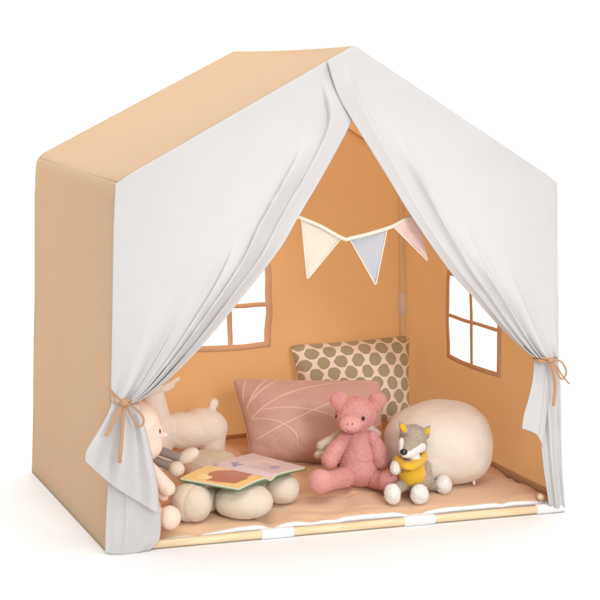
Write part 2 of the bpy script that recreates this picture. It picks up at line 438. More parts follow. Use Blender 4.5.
rt1, rt0 = rq[0][0], rq[1][0]; rv0, rv1 = (rq[0][1]+rq[1][1])/2, rq[2][1]
windowed(right_pt, ts, vs_w, rt0, rt1, rv0, rv1, .020, .0165, 'side_wall', V((-1, 0, 0)))

m_foot_shade = fabric('wall_foot_shade', (.54, .31, .165, 1), weave=1400, bump=.15, wr=(12, .2), var=.05)  # shade along the wall foot, put in as a dark strip
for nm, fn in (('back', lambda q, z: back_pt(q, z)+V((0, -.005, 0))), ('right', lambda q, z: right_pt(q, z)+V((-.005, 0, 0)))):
    obj('shade_strip', grid(lin(.02, .98, 40), lin(.02, .054, 3), fn), m_foot_shade, tent, solid=.002)
# frame of poles
def pole(a, b_, r=.0105, sleeves=(), sl=.07, sr=None):
    o = obj('pole', tube([V(a).lerp(V(b_), k/6) for k in range(7)], r, 16), m_wood if abs((V(b_)-V(a)).normalized().z) < .6 else m_wood_up, tent)
    d = (V(b_)-V(a)).normalized()
    for s in sleeves:
        c = V(a).lerp(V(b_), s)
        obj('connector', tube([c-d*sl*.5, c-d*(sl*.5-.001), c+d*(sl*.5-.001), c+d*sl*.5], (lambda q: (sr or r+.0025)-(.0012 if q in (0, 1) else 0)), 20), m_sleeve, o)
    return o
ins = lambda P, x, y, z=0: V(P)+V((x, y, z))
# back corner pole: sleeve between photograph rows 290 and 315
pr0, pr1 = ins(BBR, -.016, -.022), ins(BER, -.016, -.022, -.02)
def s_at(a, b_, row):
    lo, hi = 0, 1
    for _ in range(40):
        mid = (lo+hi)/2
        if proj(V(a).lerp(V(b_), mid))[1] > row: lo = mid
        else: hi = mid
    return lo
pole(pr0, pr1, .0105, [s_at(pr0, pr1, 303)], .068)
pole(ins(BBL, .016, -.016), ins(BEL, .02, -.016, -.02), .0105)
pole(ins(FBL, .022, .022, .012), ins(FEL, .026, .02, -.02)); pole(ins(FBR, -.015, .028, .012), ins(FER, -.024, .02, -.02))
pole(ins(FEL, .03, .014, -.012), ins(FA, 0, .014, -.024)); pole(ins(FER, -.03, .014, -.012), ins(FA, .016, .014, -.034))
# sill rod along the floor at the front
r0, r1 = FBL+V((.03, -.003, .0115)), FBR+V((.006, .002, .0125))
def x_at(a, b_, col):
    lo, hi = 0, 1
    for _ in range(40):
        mid = (lo+hi)/2
        if proj(V(a).lerp(V(b_), mid))[0] < col: lo = mid
        else: hi = mid
    return lo
pole(r0, r1, .0102, [x_at(r0, r1, 277), x_at(r0, r1, 419), x_at(r0, r1, 550)], .082)
k0 = atz(541, 497.5, .037)
pole(k0, k0+V((.012, .03, -.006)), .009)

# curtains ----------------------------------------------------------
def coons(T, G, O, I):
    def f(u, v):
        a = O(v)*(1-u)+I(v)*u + T(u)*(1-v)+G(u)*v
        return a-(T(0)*(1-u)*(1-v)+T(1)*u*(1-v)+G(0)*(1-u)*v+G(1)*u*v)
    return f
def P2(*a): return [V((x, y, 0)) for x, y in a]
def sheet(T, G, O, I, nu, nv, depth):
    f = coons(curve(P2(*T), False), curve(P2(*G)), curve(P2(*O)), curve(P2(*I)))
    return grid(lin(0, 1, nu), lin(0, 1, nv), lambda u, v: front(f(u, v).x, f(u, v).y, depth(u, v)))
def saw(u, u0, w, a, e=.012):
    if u < u0-e or u > u0+w: return 0
    if u < u0: return a*sm(u0-e, u0, u)
    return a*max(0, 1-(u-u0)/w)**1.3

def dL(u, v):
    edge = sm(0, .06, u)*sm(0, .05, v)
    d = -.004
    j = .012*nz((v*3, 1, 0), 1.4, 3)
    fv = sm(.06, .25, v)
    d -= saw(u, .90+j, .10, .018*sm(.02, .12, v), .01)
    d -= saw(u, .80+j*1.4-.02*v, .10, .022*sm(.14, .3, v))
    d -= saw(u, .66+j*2+.06*v, .14, .018*sm(.38, .62, v), .02)
    d -= saw(u, .50+j*2+.08*v, .14, .010*sm(.55, .85, v), .03)
    A = sm(.35, 1, v)
    d -= edge*(.008*A*(1+math.sin(2*math.pi*(2.4*u+.3)+v)) + .010*sm(.05, .5, v)*math.sin(math.pi*u) + .004*fb((u*2.2, v*1.1, 2), 2, 8))
    d -= .012*sm(.8, 1, v)
    return d
rim = [proj(roof_pt(0, v)+V((0, 0, .001))) for v in lin(.12, 1.92, 60)]
rimL = [(115.5, 184)]+[p for p in rim if 118 < p[0] < 350]
rimR = [p for p in rim if p[0] > 322][::-1]; rimR[0] = (557, 182.5)
up_l = sheet(rimL, [(112, 402), (125, 404), (137, 402)],
             [rimL[0], (113.5, 230), (112.5, 300), (111.5, 360), (111, 390), (112, 402)],
             [rimL[-1], (352.5, 90), (352, 119), (327, 168), (300, 214), (279, 250), (240, 300), (202, 346), (166, 382), (146, 397), (137, 402)], 130, 110, dL)
def dLf(u, v):
    s = sm(0, 1, v)
    return -.022-.020*s*(1-.6*u)-.012*(1-abs(2*v-1))*math.sin(math.pi*u) - .011*sm(0, .3, v)*math.sin(2*math.pi*(2.3*u+.15)-.5*v) - .004*fb((u*2, v, 1), 2.4, 9)*v
low_l = sheet([(112, 401), (125, 404), (137, 402)], [(85, 461), (98, 473), (112, 485), (130, 497), (158, 514)],
              [(112, 401), (108, 414), (98, 432), (87, 450), (85, 461)], [(137, 402), (142, 417), (148, 440), (153, 462), (158, 490), (158, 514)], 70, 60, dLf)
def dLu(u, v):
    return -.008-.010*math.sin(math.pi*u)*v - .004*saw(u, .18, .25, 1, .08) - .006*saw(u, .42-.05*v, .26, 1, .07)*(.4+.6*v) - .003*fb((u*2, v, 4), 2.4, 2)-.006*sm(.5, 1, u)
und_l = sheet([(114, 410), (126, 412), (138, 412)], [(105, 553.5), (120, 555), (136, 553), (150, 550)],
              [(114, 410), (110, 460), (106.5, 510), (105, 553.5)], [(138, 412), (149, 450), (157, 490), (160.5, 520), (159, 540), (150, 550)], 60, 60, dLu)
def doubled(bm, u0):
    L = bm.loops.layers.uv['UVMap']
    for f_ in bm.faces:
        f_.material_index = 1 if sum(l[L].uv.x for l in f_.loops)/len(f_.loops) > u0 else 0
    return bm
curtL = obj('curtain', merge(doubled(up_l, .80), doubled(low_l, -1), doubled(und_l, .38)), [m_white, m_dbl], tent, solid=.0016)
curtL['label'] = 'white curtain tied back on the left with a draped tail'

wr_ = [proj(wall_pt(0, v, 4, 3, 2)) for v in lin(1, 0, 30)]
wr_ = [(x+1.3, y) for x, y in wr_]
wrU = [p for p in wr_ if p[1] > 190 and p[1] < 345]; wrD = [p for p in wr_ if 365 < p[1] < 498]
def dR(u, v):      # u 0 = outer edge, 1 = inner edge
    edge = sm(0, .06, u)*sm(0, .05, v)
    d = -.007-.008*u
    j = .010*nz((v*3, 5, 0), 1.4, 3)
    d -= saw(u, .93+j, .07, .014*sm(.02, .1, v), .01)
    d -= saw(u, .83+j-.03*v, .10, .019*sm(.2, .4, v), .014)
    d -= saw(u, .64+j*2, .15, .017*sm(.45, .7, v), .03)
    d -= saw(u, .40+j*2, .18, .012*sm(.5, .85, v), .04)
    A = sm(.4, 1, v)
    d -= edge*(.007*A*(1+math.sin(2*math.pi*(2.2*u+.1)+v)) + .008*sm(.05, .5, v)*math.sin(math.pi*u) + .004*fb((u*2.2, v*1.1, 7), 2, 8))
    return d-.010*sm(.8, 1, v)
up_r = sheet(rimR, [(558, 357), (548, 359), (534, 357)],
             [rimR[0]]+wrU[::4]+[(558, 357)],
             [rimR[-1], (337, 93), (352, 120), (385, 173), (410, 214), (449, 270), (476, 300), (500, 327), (524, 350), (534, 357)], 130, 110, dR)
def dRf(u, v):
    return -.016+.006*v - .0035*sm(0, .25, v)*math.sin(2*math.pi*(2.0*u+.2)+.6*v) - .005*saw(u, .45+.08*v, .4, 1, .12)*sm(.05, .3, v)-.002*fb((u*2, v, 6), 2.4, 3)
low_r = sheet([(558, 357), (548, 359), (535, 357)], [(565, 507), (557, 508), (549, 505)],
              [(558, 357)]+wrD[::4]+[(565, 507)], [(535, 357), (535, 380), (538, 410), (540, 433), (544, 470), (549, 505)], 50, 70, dRf)
def dRg(u, v):
    return -.0185-.014*u*sm(0, 1, v) - .002*math.sin(2*math.pi*(1.2*u+.1))*sm(0, .3, v)-.006*saw(u, .4, .4, 1, .08)
tail_r = sheet([(550, 358), (542, 359), (534, 357)], [(543, 447), (540, 440), (535, 433.5), (522, 428.5)],
               [(550, 358), (548, 400), (543, 447)], [(534, 357), (533, 378), (529, 397), (524, 415), (522, 428.5)], 40, 50, dRg)
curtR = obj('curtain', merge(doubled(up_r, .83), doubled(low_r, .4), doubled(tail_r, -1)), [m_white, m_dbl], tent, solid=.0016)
curtR['label'] = 'white curtain tied back on the right, overlapping at the peak'

TOCAM = V((-.4, -.9, .2)).normalized()
def fp(pts, d): return [front(x, y, d if not isinstance(d, (list, tuple)) else d[i]) for i, (x, y) in enumerate(pts)]
def bowL():
    bs = [ribbon(fp([(119, 404), (124, 400.5), (130, 401), (138, 403)], [-.03, -.05, -.055, -.03]), .008, TOCAM),
          ribbon(fp([(121, 405), (128, 405), (138, 401)], [-.032, -.054, -.032]), .006, TOCAM),
          ribbon(fp([(124, 403), (120, 409), (113, 422), (106, 436)], [-.055, -.062, -.07, -.085]), .0088, TOCAM),
          ribbon(fp([(124, 404), (123, 420), (121.5, 440), (119.5, 463)], [-.055, -.07, -.085, -.088]), .0088, TOCAM),
          ribbon(fp([(126, 403), (136, 409), (143, 417), (143, 424), (138, 426), (132, 417), (126, 405)], [-.056, -.06, -.062, -.062, -.06, -.058, -.056]), .0048, TOCAM),
          ribbon(fp([(125, 403), (117, 397), (109, 388)], [-.056, -.06, -.062]), .0048, TOCAM),
          ribbon(fp([(109, 388), (114, 398), (114, 403), (119, 402), (125, 402)], [-.062, -.064, -.064, -.06, -.056]), .0048, TOCAM)]
    kn = plush([ell(front(124, 403, -.06), (.009, .007, .007))], .0015, 2)
    b_ = merge(*bs); b_.from_mesh(kn); return b_
obj('tie', bowL(), m_tie, curtL, solid=.0015)
def bowR():
    bs = [ribbon(fp([(533, 357), (540, 361), (549, 361), (557, 358)], [-.028, -.045, -.045, -.02]), .0085, TOCAM),
          ribbon(fp([(536, 357), (546, 358.5), (558, 360)], [-.03, -.05, -.024]), .0055, TOCAM),
          ribbon(fp([(550, 360), (553, 370), (555, 386), (553.5, 406)], [-.05, -.055, -.055, -.06]), .0078, TOCAM),
          ribbon(fp([(551, 360), (560, 361), (565, 367), (566, 374), (562, 379), (558, 374), (555, 366), (551, 361)], [-.05, -.06, -.07, -.07, -.065, -.06, -.055, -.05]), .005, TOCAM),
          ribbon(fp([(555, 364), (560, 372), (565, 379), (569.5, 384)], [-.05, -.06, -.066, -.07]), .0042, TOCAM)]
    kn = plush([ell(front(550.5, 360, -.052), (.008, .006, .006))], .0015, 2)
    b_ = merge(*bs); b_.from_mesh(kn); return b_
obj('tie', bowR(), m_tie, curtR, solid=.0015)

# ------------------------------------------------------------------ floor mat
A0 = FBL.lerp(BBL, .02)+V((.012, 0, 0)); B0 = FBR.lerp(BBR, .035)+V((-.010, 0, 0))
A1 = BBL+V((.014, -.016, 0)); B1 = BBR+V((-.012, -.014, 0))
def mat_z(s, t):
    p = (s*1.25, t*.9, 0)
    q_ = max(.0, min(abs(math.sin(math.pi*(3*s+.08*nz((s, t*3, 0), 1, 3)))), abs(math.sin(math.pi*(2.0*t+.25+.08*nz((s*3, t, 0), 1, 5))))))
    z = .028 + .0075*min(1, q_*1.6)**.6 + .0040*fb(p, 2.4, 2) + .0045*fb((s*1.2, t*2.0, 1), 3.6, 12)
    z -= .008*max(0, 1-abs(nz((s*1.6, t*1.1, 0), 2.6, 21))*9)        # creases
    z -= .005*max(0, 1-abs(nz((s*1.3, t*2.0, 4), 4.2, 31))*8)
    z -= .009*(1-sm(0, .05, min(t, 1)))*(1-sm(.17, .27, s))
    z -= .004*(1-sm(0, .03, t))
    return z
def mat_pt(s, t):
    p = A0.lerp(B0, s).lerp(A1.lerp(B1, s), t)
    return V((p.x, p.y, mat_z(s, t)))
mat = thing('floor_mat', 'thin tan quilted floor mat with a white edge, covering the tent floor', 'mat', (0, .4, .01))
vsm = union(lin(0, .06, 6), lin(.06, 1, 110))
bmm = grid(lin(0, 1, 160), vsm, mat_pt)
obj('mat_top', bmm, m_mat, mat, solid=.006, off=-1)
def edge_pt(s, v):
    p = A0.lerp(B0, s); zt = mat_z(s, 0)-.0005; h = sm(.15, .30, s)
    z = lerp(zt+.0008*h, .012, v)
    bul = .006*math.sin(math.pi*min(1, v*1.2))*h + .002*nz((s*20, v, 0), 1, 3)
    return V((p.x, p.y-.002-bul, z + .0025*h*nz((s*9, 0, 0), 1, 6)*(1-v)))
obj('mat_edge', grid(lin(0, 1, 140), lin(0, 1, 8), edge_pt), m_hem, mat, solid=.0012)
FLOORZ = .033

# ------------------------------------------------------------------ bunting
bunt = thing('bunting', 'string of three pennant flags in cream, grey blue and pink across the tent opening', 'bunting', aty(343, 238, .02))
BY = .022
cpts = [aty(235, 126, .014), aty(262, 176, .016), aty(288, 211, .018)] + [aty(x, y, BY) for x, y in ((300, 217.5), (320, 226), (343, 238.5), (352, 238), (372, 233), (392, 226.5), (409, 217.5))] + [aty(440, 205, .018), aty(470, 150, .016), aty(482, 134, .014)]
m_cord = fabric('cream_tape', (.68, .59, .48, 1), weave=900, bump=.3)
obj('cord', ribbon(cpts, .0085, V((-.35, -.93, .1)).normalized(), 8), m_cord, bunt, solid=.002)
def flag(name, poly, col, label, curl=(0, 0)):
    m = fabric(name, col, weave=1200, bump=.2, wr=(14, .3), trans=.15, tcol=col)
    a, b_, c = poly
    def f(u, v):
        x = lerp(lerp(a[0], b_[0], u), c[0], v); y = lerp(lerp(a[1], b_[1], u), c[1], v)
        return aty(x, y, BY+.0035+curl[0]*math.sin(math.pi*u)*(1-v)*sm(0, .25, v)*1.2+curl[1]*(u-.5)*v*(1-v)*4 + .003*sm(0, .3, v)*nz((u*2, v*2, a[0]), 1.5, 3))
    vs = lin(0, .985, 20); o = obj('flag', grid(lin(0, 1, 14), vs, f), m, bunt, solid=.0016); o['label'] = label
    rim = merge(ribbon([f(0, v)+V((0, -.0015, 0)) for v in lin(0, .985, 10)], .0030, V((-.35, -.93, .1)).normalized(), 3),
                ribbon([f(1, v)+V((0, -.0015, 0)) for v in lin(0, .985, 10)], .0030, V((-.35, -.93, .1)).normalized(), 3))
    obj('binding', rim, m_cord, o, solid=.0012)
flag('cream_cotton', ((301, 218), (341.5, 237.5), (307, 279.5)), (.66, .58, .49, 1), 'cream pennant flag', (.004, .008))
flag('lavender_cotton', ((349, 238), (387, 228.5), (375.5, 285.5)), (.46, .455, .485, 1), 'grey blue pennant flag', (.005, -.006))
flag('pink_cotton', ((392.5, 226), (416, 213), (427.5, 261)), (.84, .62, .58, 1), 'pale pink pennant flag', (.010, .012))

# ------------------------------------------------------------------ pillows
def pillow(name, label, TL, TR, BL, BR, thick, mat, pinch=.05, seed=0, n=44):
    base = (BL+BR)/2
    root = thing(name, label, 'pillow', base)
    nrm = (TR-TL).cross(BL-TL).normalized()
    if nrm.dot(CAM-base) < 0: nrm = -nrm
    us = [math.sin(x)*.5/math.sin(1.45)+.5 for x in lin(-1.45, 1.45, n)]
    def side(sg):
        def f(u, v):
            a, b_ = 2*u-1, 2*v-1
            # edges bow in between the corners
            uu = .5+.5*a*(1-pinch*(1-b_*b_)*abs(a)**2); vv = .5+.5*b_*(1-pinch*(1-a*a)*abs(b_)**2)
            rc = .045*(a*b_)**10
            uu += -.5*math.copysign(rc, a); vv += -.5*math.copysign(rc, b_)
            p = BL.lerp(BR, uu).lerp(TL.lerp(TR, uu), vv)
            prof = max(0, (1-abs(a)**2.6))**.55*max(0, (1-abs(b_)**2.6))**.55
            w = thick*.5*prof
            pull = .006*fb((u*2, v*2, seed), 2.2, seed)*prof**.4 - .004*sm(.75, 1, abs(a))*(1-prof)*math.sin(v*26+seed)*(prof > 0)
            return p+nrm*sg*(w+pull*(1 if w else 0))
        return f
    f1 = grid(us, us, side(1)); f2 = grid(us, us, side(-1))
    bm = merge(f1, f2); bmesh.ops.remove_doubles(bm, verts=bm.verts[:], dist=.0004); bmesh.ops.recalc_face_normals(bm, faces=bm.faces[:])
    obj('cover', bm, mat, root)
    rim = [side(1)(u, 0) for u in us]+[side(1)(1, v) for v in us[1:]]+[side(1)(u, 1) for u in us[::-1][1:]]+[side(1)(0, v) for v in us[::-1][1:]]
    obj('seam', tube(rim, .0016, 6), mat, root)
    return root, side(1)
polk, _ = pillow('throw_pillow', 'cream cushion printed with rows of olive green dots, standing in the back corner', aty(289, 345, .845), aty(410, 335, .80),
                 aty(306, 424, .74), aty(411, 423, .67), .16, m_polka, .045, 1)
BLp, BRp = atz(251, 458, .045), aty(386, 473, .44)
rose, rf = pillow('throw_pillow', 'dusty rose cushion with thin pale curved lines, leaning behind the pink plush animal', aty(231, 379, BLp.y+.10), aty(381, 380, .58), BLp, BRp, .20, m_rose, .035, 4)
lp = [rf(.47, .06), rf(.545, .06), rf(.545, .035), rf(.47, .035)]
lb = bmesh.new(); q = [lb.verts.new(p+V((-.002, -.006, 0))) for p in lp]; lb.faces.new(q)
obj('label', lb, plain('label_white', (.7, .75, .68, 1), .6), rose, solid=.001)

# ------------------------------------------------------------------ round pouf cushion
def sit(px, py, rz_px):       # centre of something round whose foot touches the mat
    z = .1
    for _ in range(8):
        P = atz(px, py, z); z = FLOORZ-.002+rz_px*mpp(P)
    return P
def axes(P, rx, ry, rz): k = mpp(P); return (rx*k, ry*k, rz*k)
Pp = sit(437.5, 441.5, 40.5); rp = axes(Pp, 54.5, 46, 41.5)
pouf = thing('pouf', 'large oatmeal round stuffed cushion behind the fox toy', 'cushion', V((Pp.x, Pp.y, FLOORZ)))
bm = bmesh.new(); bmesh.ops.create_icosphere(bm, subdivisions=6, radius=1)
for v in bm.verts:
    c = v.co.copy(); z = c.z
    e = 2.15+.75*sm(.3, -.6, z)
    q = c/(abs(c.x)**e+abs(c.y)**e+abs(z)**e)**(1/e)
    q = V((q.x*rp[0], q.y*rp[1], q.z*rp[2]))
    q.z = max(q.z, -rp[2]*.97+.004*(c.x**2+c.y**2)) if z < 0 else q.z
    q.x += .010*max(0, z)*c.z; q += c*(.004*fb(c, 1.4, 5))
    v.co = Matrix.Rotation(math.radians(-2), 3, CF) @ (TURN @ q) + Pp
obj('cover', bm, m_pouf, pouf)
tg = atz(473, 479.5, FLOORZ+.016); d = CR*.005
bm = grid(lin(0, 1, 2), lin(0, 1, 3), lambda u, v: tg+d*(u-.5)*1.4+V((0, -.004*v, .008-.018*v))-CF*.012)
obj('label', bm, m_sleeve, pouf, solid=.0008)

# ------------------------------------------------------------------ plush toys
def rx(a, ax): return Matrix.Rotation(math.radians(a), 3, ax)
PY = .235
pig = thing('plush_toy', 'fluffy pink plush animal with round ears and snout, sitting in the middle of the mat', 'plush toy', atz(358, 487, FLOORZ))
def G(px, py, dy=0): return aty(px, py, PY+dy)
k = mpp(G(355, 460))
pts = [ell(G(359, 460, 0), (19*k, 17*k, 24*k)), ell(G(360, 469, -.006), (20*k, 18*k, 17*k)), ell(G(358, 444, .004), (13.5*k, 12*k, 17*k))]
obj('body', fur(plush(pts, .0025, 4, .0012, 40), 15000, .0046, .00055), m_pink, pig)
pts = [ell(G(355.5, 414, 0), (19.5*k, 17*k, 17*k)), ell(G(353, 420, -.012), (16.5*k, 15*k, 12*k))]
obj('head', fur(plush(pts, .0025, 4, .0012, 40), 12000, .0046, .00055), m_pink, pig)
for a, b_, c in (((345, 436, -.010), (336, 449, -.034), (330, 460, -.046)), ((372, 436, -.010), (378, 449, -.034), (381.5, 461, -.044))):
    obj('arm', fur(plush([round_form(G(*a), G(*b_), 5.2*k, 7*k), round_form(G(*b_), G(*c), 7*k, 8*k)], .0025, 4, .0012, 40), 5500, .0044, .00055), m_pink, pig)
for a, b_, c, rr in (((346, 477, -.02), (333, 480, -.07), (320.5, 483, -.108), 11), ((372, 478, -.02), (381, 480.5, -.065), (389, 482.5, -.10), 9.5)):
    lg = plush([round_form(G(*a), G(*b_), 9.5*k, 8.6*k), round_form(G(*b_), G(*c), 8.6*k, 9*k), ell(G(c[0], c[1]-1.5, c[2]-.006), (rr*k, 8*k, (rr+.5)*k))], .0025, 4, .0012, 40)
    obj('leg', fur(lg, 7500, .0044, .00055), m_pink, pig)
obj('snout', fur(plush([ell(G(350.5, 424, -.052), (11*k, 8.5*k, 8.5*k))], .002, 4), 1800, .0030, .0005), m_pink, pig)
for x, y, s in ((338.5, 400, 1), (377.5, 400.5, -1)):
    e = plush([ell(G(x, y, .004), (8.8*k, 4.2*k, 8.8*k), TURN @ rx(18*s, 'Y')), ell(G(x+3*s, y+6, .004), (7*k, 5*k, 7*k))], .002, 4, .001, 60)
    obj('ear', fur(e, 3200, .0044, .00055), m_pink, pig)
for x, y, dy in ((363.3, 418.3, -.053), (336.6, 417, .002)):
    obj('eye', plush([ell(G(x, y, dy), (1.6*k, 1.6*k, 2.1*k))], .0008, 2), m_black, pig)
for x in (347.8, 352.5):
    obj('nostril', plush([ell(G(x, 424, -.0762), (.7*k, .5*k, 1.0*k))], .0006, 1), plain('dark_rose', (.30, .09, .08, 1), .8), pig)
obj('mouth', ribbon([G(347, 430.5, -.0655), G(351, 431.8, -.068), G(356, 430.5, -.0655)], .0013, TOCAM), plain('rose_thread', (.35, .10, .09, 1), .8), pig, solid=.001)
w = plush([round_form(G(342, 432, .045), G(322, 446, .05), 4*k, 5*k), round_form(G(338, 442, .045), G(318, 455, .05), 4*k, 4*k), round_form(G(368, 428, .03), G(377, 434, .03), 4*k, 4*k)], .002, 4, .001, 50)
obj('wing', fur(w, 1800, .004), m_wing, pig)

# fox
FY = .10
fox = thing('plush_toy', 'small grey plush fox with white paws, wearing a yellow scarf and top', 'plush toy', atz(414, 493, FLOORZ))
def X(px, py, dy=0): return aty(px, py, FY+dy)
k = mpp(X(410, 460))
body = plush([ell(X(415, 478, .015), (17*k, 14*k, 15*k)), ell(X(414, 466, .015), (12*k, 10*k, 13*k)), round_form(X(403, 484, 0), X(394, 491, -.03), 6*k, 5.5*k), round_form(X(417, 484, -.005), X(419, 491, -.03), 7*k, 6*k),
              round_form(X(404, 463, 0), X(396, 469, -.02), 4.5*k, 4.5*k), round_form(X(426, 466, .01), X(428.5, 480, 0), 5*k, 5*k), round_form(X(426, 486, .035), X(440, 485, .02), 4.5*k, 6*k)], .002, 5, .001, 50)
obj('body', fur(body, 7000, .004), m_fox, fox)
head = plush([ell(X(413, 437, .012), (13.5*k, 13*k, 12.5*k)), round_form(X(411, 443, -.008), X(405, 451, -.042), 9*k, 4.2*k), ell(X(419, 446, .008), (8*k, 8*k, 8*k))], .002, 6)
obj('head', fur(head, 5000, .0036), m_fox, fox)
muz = plush([round_form(X(421, 447, -.014), X(410, 452.5, -.036), 4.8*k, 4.6*k), round_form(X(410, 453, -.036), X(405, 453.5, -.046), 4.6*k, 4*k), ell(X(414, 457.5, -.018), (6.5*k, 6*k, 5*k)), round_form(X(401.5, 440, -.012), X(402, 450, -.038), 2.2*k, 3*k)], .0018, 5)
obj('muzzle', fur(muz, 2200, .0032), m_fwhite, fox)
obj('nose', plush([ell(X(403.8, 452, -.056), (3.7*k, 3*k, 3.3*k))], .001, 3), m_black, fox)
def ear(tip, a, b_, dy, lab=None):
    T, A_, B_ = X(*tip, dy-.002), X(*a, dy), X(*b_, dy)
    m = plush([round_form(A_.lerp(B_, .5), T, 4.6*k, 1.2*k, 10), round_form(A_, T, 2*k, 1*k), round_form(B_, T, 2*k, 1*k)], .0014, 4)
    o = obj('ear', fur(m, 700, .003), m_fox, fox)
    c = (A_+B_)/2
    inn = plush([ell(c.lerp(T, .42)-CF*4.2*k, (2.9*k, 1.0*k, 5.0*k), TURN @ rx(math.degrees(math.atan2(tip[0]-(a[0]+b_[0])/2, (a[1]+b_[1])/2-tip[1])), 'Y'))], .001, 2)
    obj('ear_lining', inn, m_yellow, o)
ear((400, 421), (402, 432), (408, 430), .004); ear((429.5, 426.5), (421, 431), (427, 437), .008)
vest = plush([ell(X(412, 474, -.002), (14*k, 12*k, 13*k)), ell(X(412, 467, .004), (13*k, 11*k, 10*k))], .002, 5, .0012, 40)
obj('top', vest, m_yellow, fox)
sc = []
for i in range(25):
    a = i/24*2*math.pi; sc.append(X(409.5+13*math.cos(a), 461.5+3.5*math.sin(a)-(2 if math.cos(a) > .5 else 0), .006-.040*max(-.4, math.sin(a))))
sc2 = [X(398, 459, -.010), X(404, 465, -.038), X(412, 466.5, -.044), X(421, 461, -.024), X(424, 455, -.004)]
obj('scarf', plush([[ell(p, (4.6*k, 4.4*k, 4.4*k)) for p in sc], [ell(p, (3.8*k,)*3) for p in catmull(sc2, 8)]], .0018, 3, .0008, 70), m_yellow, fox)
for (x, y, dy, a, b_, c, nm) in ((392.5, 494, -.045, 7.8, 8, 10, 'foot'), (419.5, 494.5, -.045, 8.8, 8.5, 10, 'foot'), (443.5, 484.5, .008, 8, 8, 9.6, 'tail_tip'), (395.5, 467.5, -.022, 4.8, 4.8, 6.4, 'paw')):
    obj(nm, fur(plush([ell(X(x, y, dy), (a*k, b_*k, c*k), TURN @ rx(-8, 'Y'))], .002, 3, .0018, 60), 1500, .0035), m_fwhite, fox)

# doll behind the left curtain
DY = .075
doll = thing('rag_doll', 'blush pink soft doll with a round bald head, half hidden behind the left curtain', 'doll', atz(150, 525, FLOORZ))
def Dl(px, py, dy=0): return aty(px, py, DY+dy)
k = mpp(Dl(150, 450))
obj('body', plush([ell(Dl(142, 492, .01), (17*k, 17*k, 30*k)), ell(Dl(142, 510, .01), (20*k, 18*k, 18*k))], .0025, 5), m_doll, doll)
obj('arm', plush([round_form(Dl(149, 467, -.012), Dl(158, 477, -.03), 6.5*k, 7*k), round_form(Dl(158, 477, -.03), Dl(167.5, 488, -.036), 7*k, 8*k)], .002, 4, .0008, 40), m_doll, doll)
obj('arm', plush([round_form(Dl(152, 484, .004), Dl(163.5, 496.5, -.012), 4*k, 5*k)], .002, 4), m_doll, doll)
obj('leg', plush([round_form(Dl(146, 512, -.01), Dl(166, 518, -.04), 9*k, 9*k), ell(Dl(170, 517.5, -.046), (11*k, 11*k, 12*k))], .002, 4, .0008, 40), m_doll, doll)
hd = obj('head', plush([ell(Dl(138.5, 434, .005), (24*k, 22*k, 29*k)), ell(Dl(141, 445, -.002), (21.5*k, 20*k, 17*k))], .003, 6), m_doll, doll)
obj('round_form', plush([ell(Dl(136.3, 425, .008), (23.2*k, 22.6*k, 25*k), TURN @ rx(-14, 'Y'))], .003, 4), m_head_top, doll)  # paler layer over the upper part of the head
obj('nose', plush([ell(Dl(163.5, 434.5, -.006), (4.4*k, 3.2*k, 3.2*k))], .0012, 3), m_doll, hd)
obj('eye', plush([ell(Dl(159.3, 431.5, -.030), (1.6*k, 1.2*k, 2.6*k))], .0008, 2), m_black, hd)
obj('mouth', ribbon([Dl(151, 457.5, -.033), Dl(156, 457, -.028), Dl(159.5, 454, -.020)], .0016, TOCAM), plain('blush_thread', (.50, .22, .15, 1), .8), hd, solid=.001)

# toy with grey legs lying between doll and book
QY = .20
toy = thing('soft_toy', 'cream soft toy lying down with two grey knitted legs, between the doll and the book', 'soft toy', aty(150, 478, QY))
def Qp(px, py, dy=0): return aty(px, py, QY+dy)
k = mpp(Qp(170, 460))
obj('body', plush([ell(Qp(138, 462, .02), (17*k, 15*k, 14*k)), ell(Qp(128, 470, .02), (14*k, 15*k, 18*k))], .003, 5), m_horn, toy)
for a, b_, r, fc, fr, ang in (((148, 447), (180, 457.5), 4.6, (188.5, 455.5), (11.5, 7.5, 7), -30), ((146, 457), (171, 466.5), 4.4, (176.5, 469), (8.2, 8, 8), 0)):
    l = obj('leg', tube([Qp(*a, -.02).lerp(Qp(*b_, -.05), q/8) for q in range(9)], r*k, 16), m_sock, toy)
    f_ = plush([ell(Qp(*fc, -.058), tuple(x*k for x in fr), TURN @ rx(ang, 'Y'))], .002, 3, .0006, 40)
    obj('foot', f_, m_ivory, l)

# long cream animal cushion at the back left
EY = .60
deer = thing('animal_cushion', 'cream terry cushion shaped like a standing fawn, by the back wall at the left', 'cushion', atz(195, 462, FLOORZ))
def De(px, py, dy=0): return aty(px, py, EY+dy)
k = mpp(De(190, 430))
obj('body', plush([ell(De(203, 428, 0), (25*k, 20*k, 20.5*k)), ell(De(184, 431, 0), (30*k, 18*k, 19*k)), ell(De(160, 433, 0), (17*k, 17*k, 22*k)), round_form(De(158, 424, 0), De(153, 394, -.01), 14*k, 11*k),
                   ell(De(146, 386, -.015), (17*k, 12*k, 11.5*k)), round_form(De(212, 436, -.012), De(212, 458, -.012), 14*k, 12*k), round_form(De(160, 440, -.012), De(160, 460, -.012), 13*k, 12*k),
                   ell(De(213.5, 404, .005), (5*k, 5*k, 6.5*k), TURN @ rx(12, 'Y'))], .003, 10, .0012, 40), m_terry, deer)
obj('ear', plush([round_form(De(165, 388, -.02), De(177.5, 379, -.02), 3.6*k, 2.6*k), round_form(De(165, 389, -.02), De(172, 386, -.02), 4*k, 3*k)], .0016, 4), m_horn, deer)
obj('ear', plush([round_form(De(142, 378, -.02), De(138, 366, -.02), 4*k, 2.6*k)], .0016, 4), m_horn, deer)

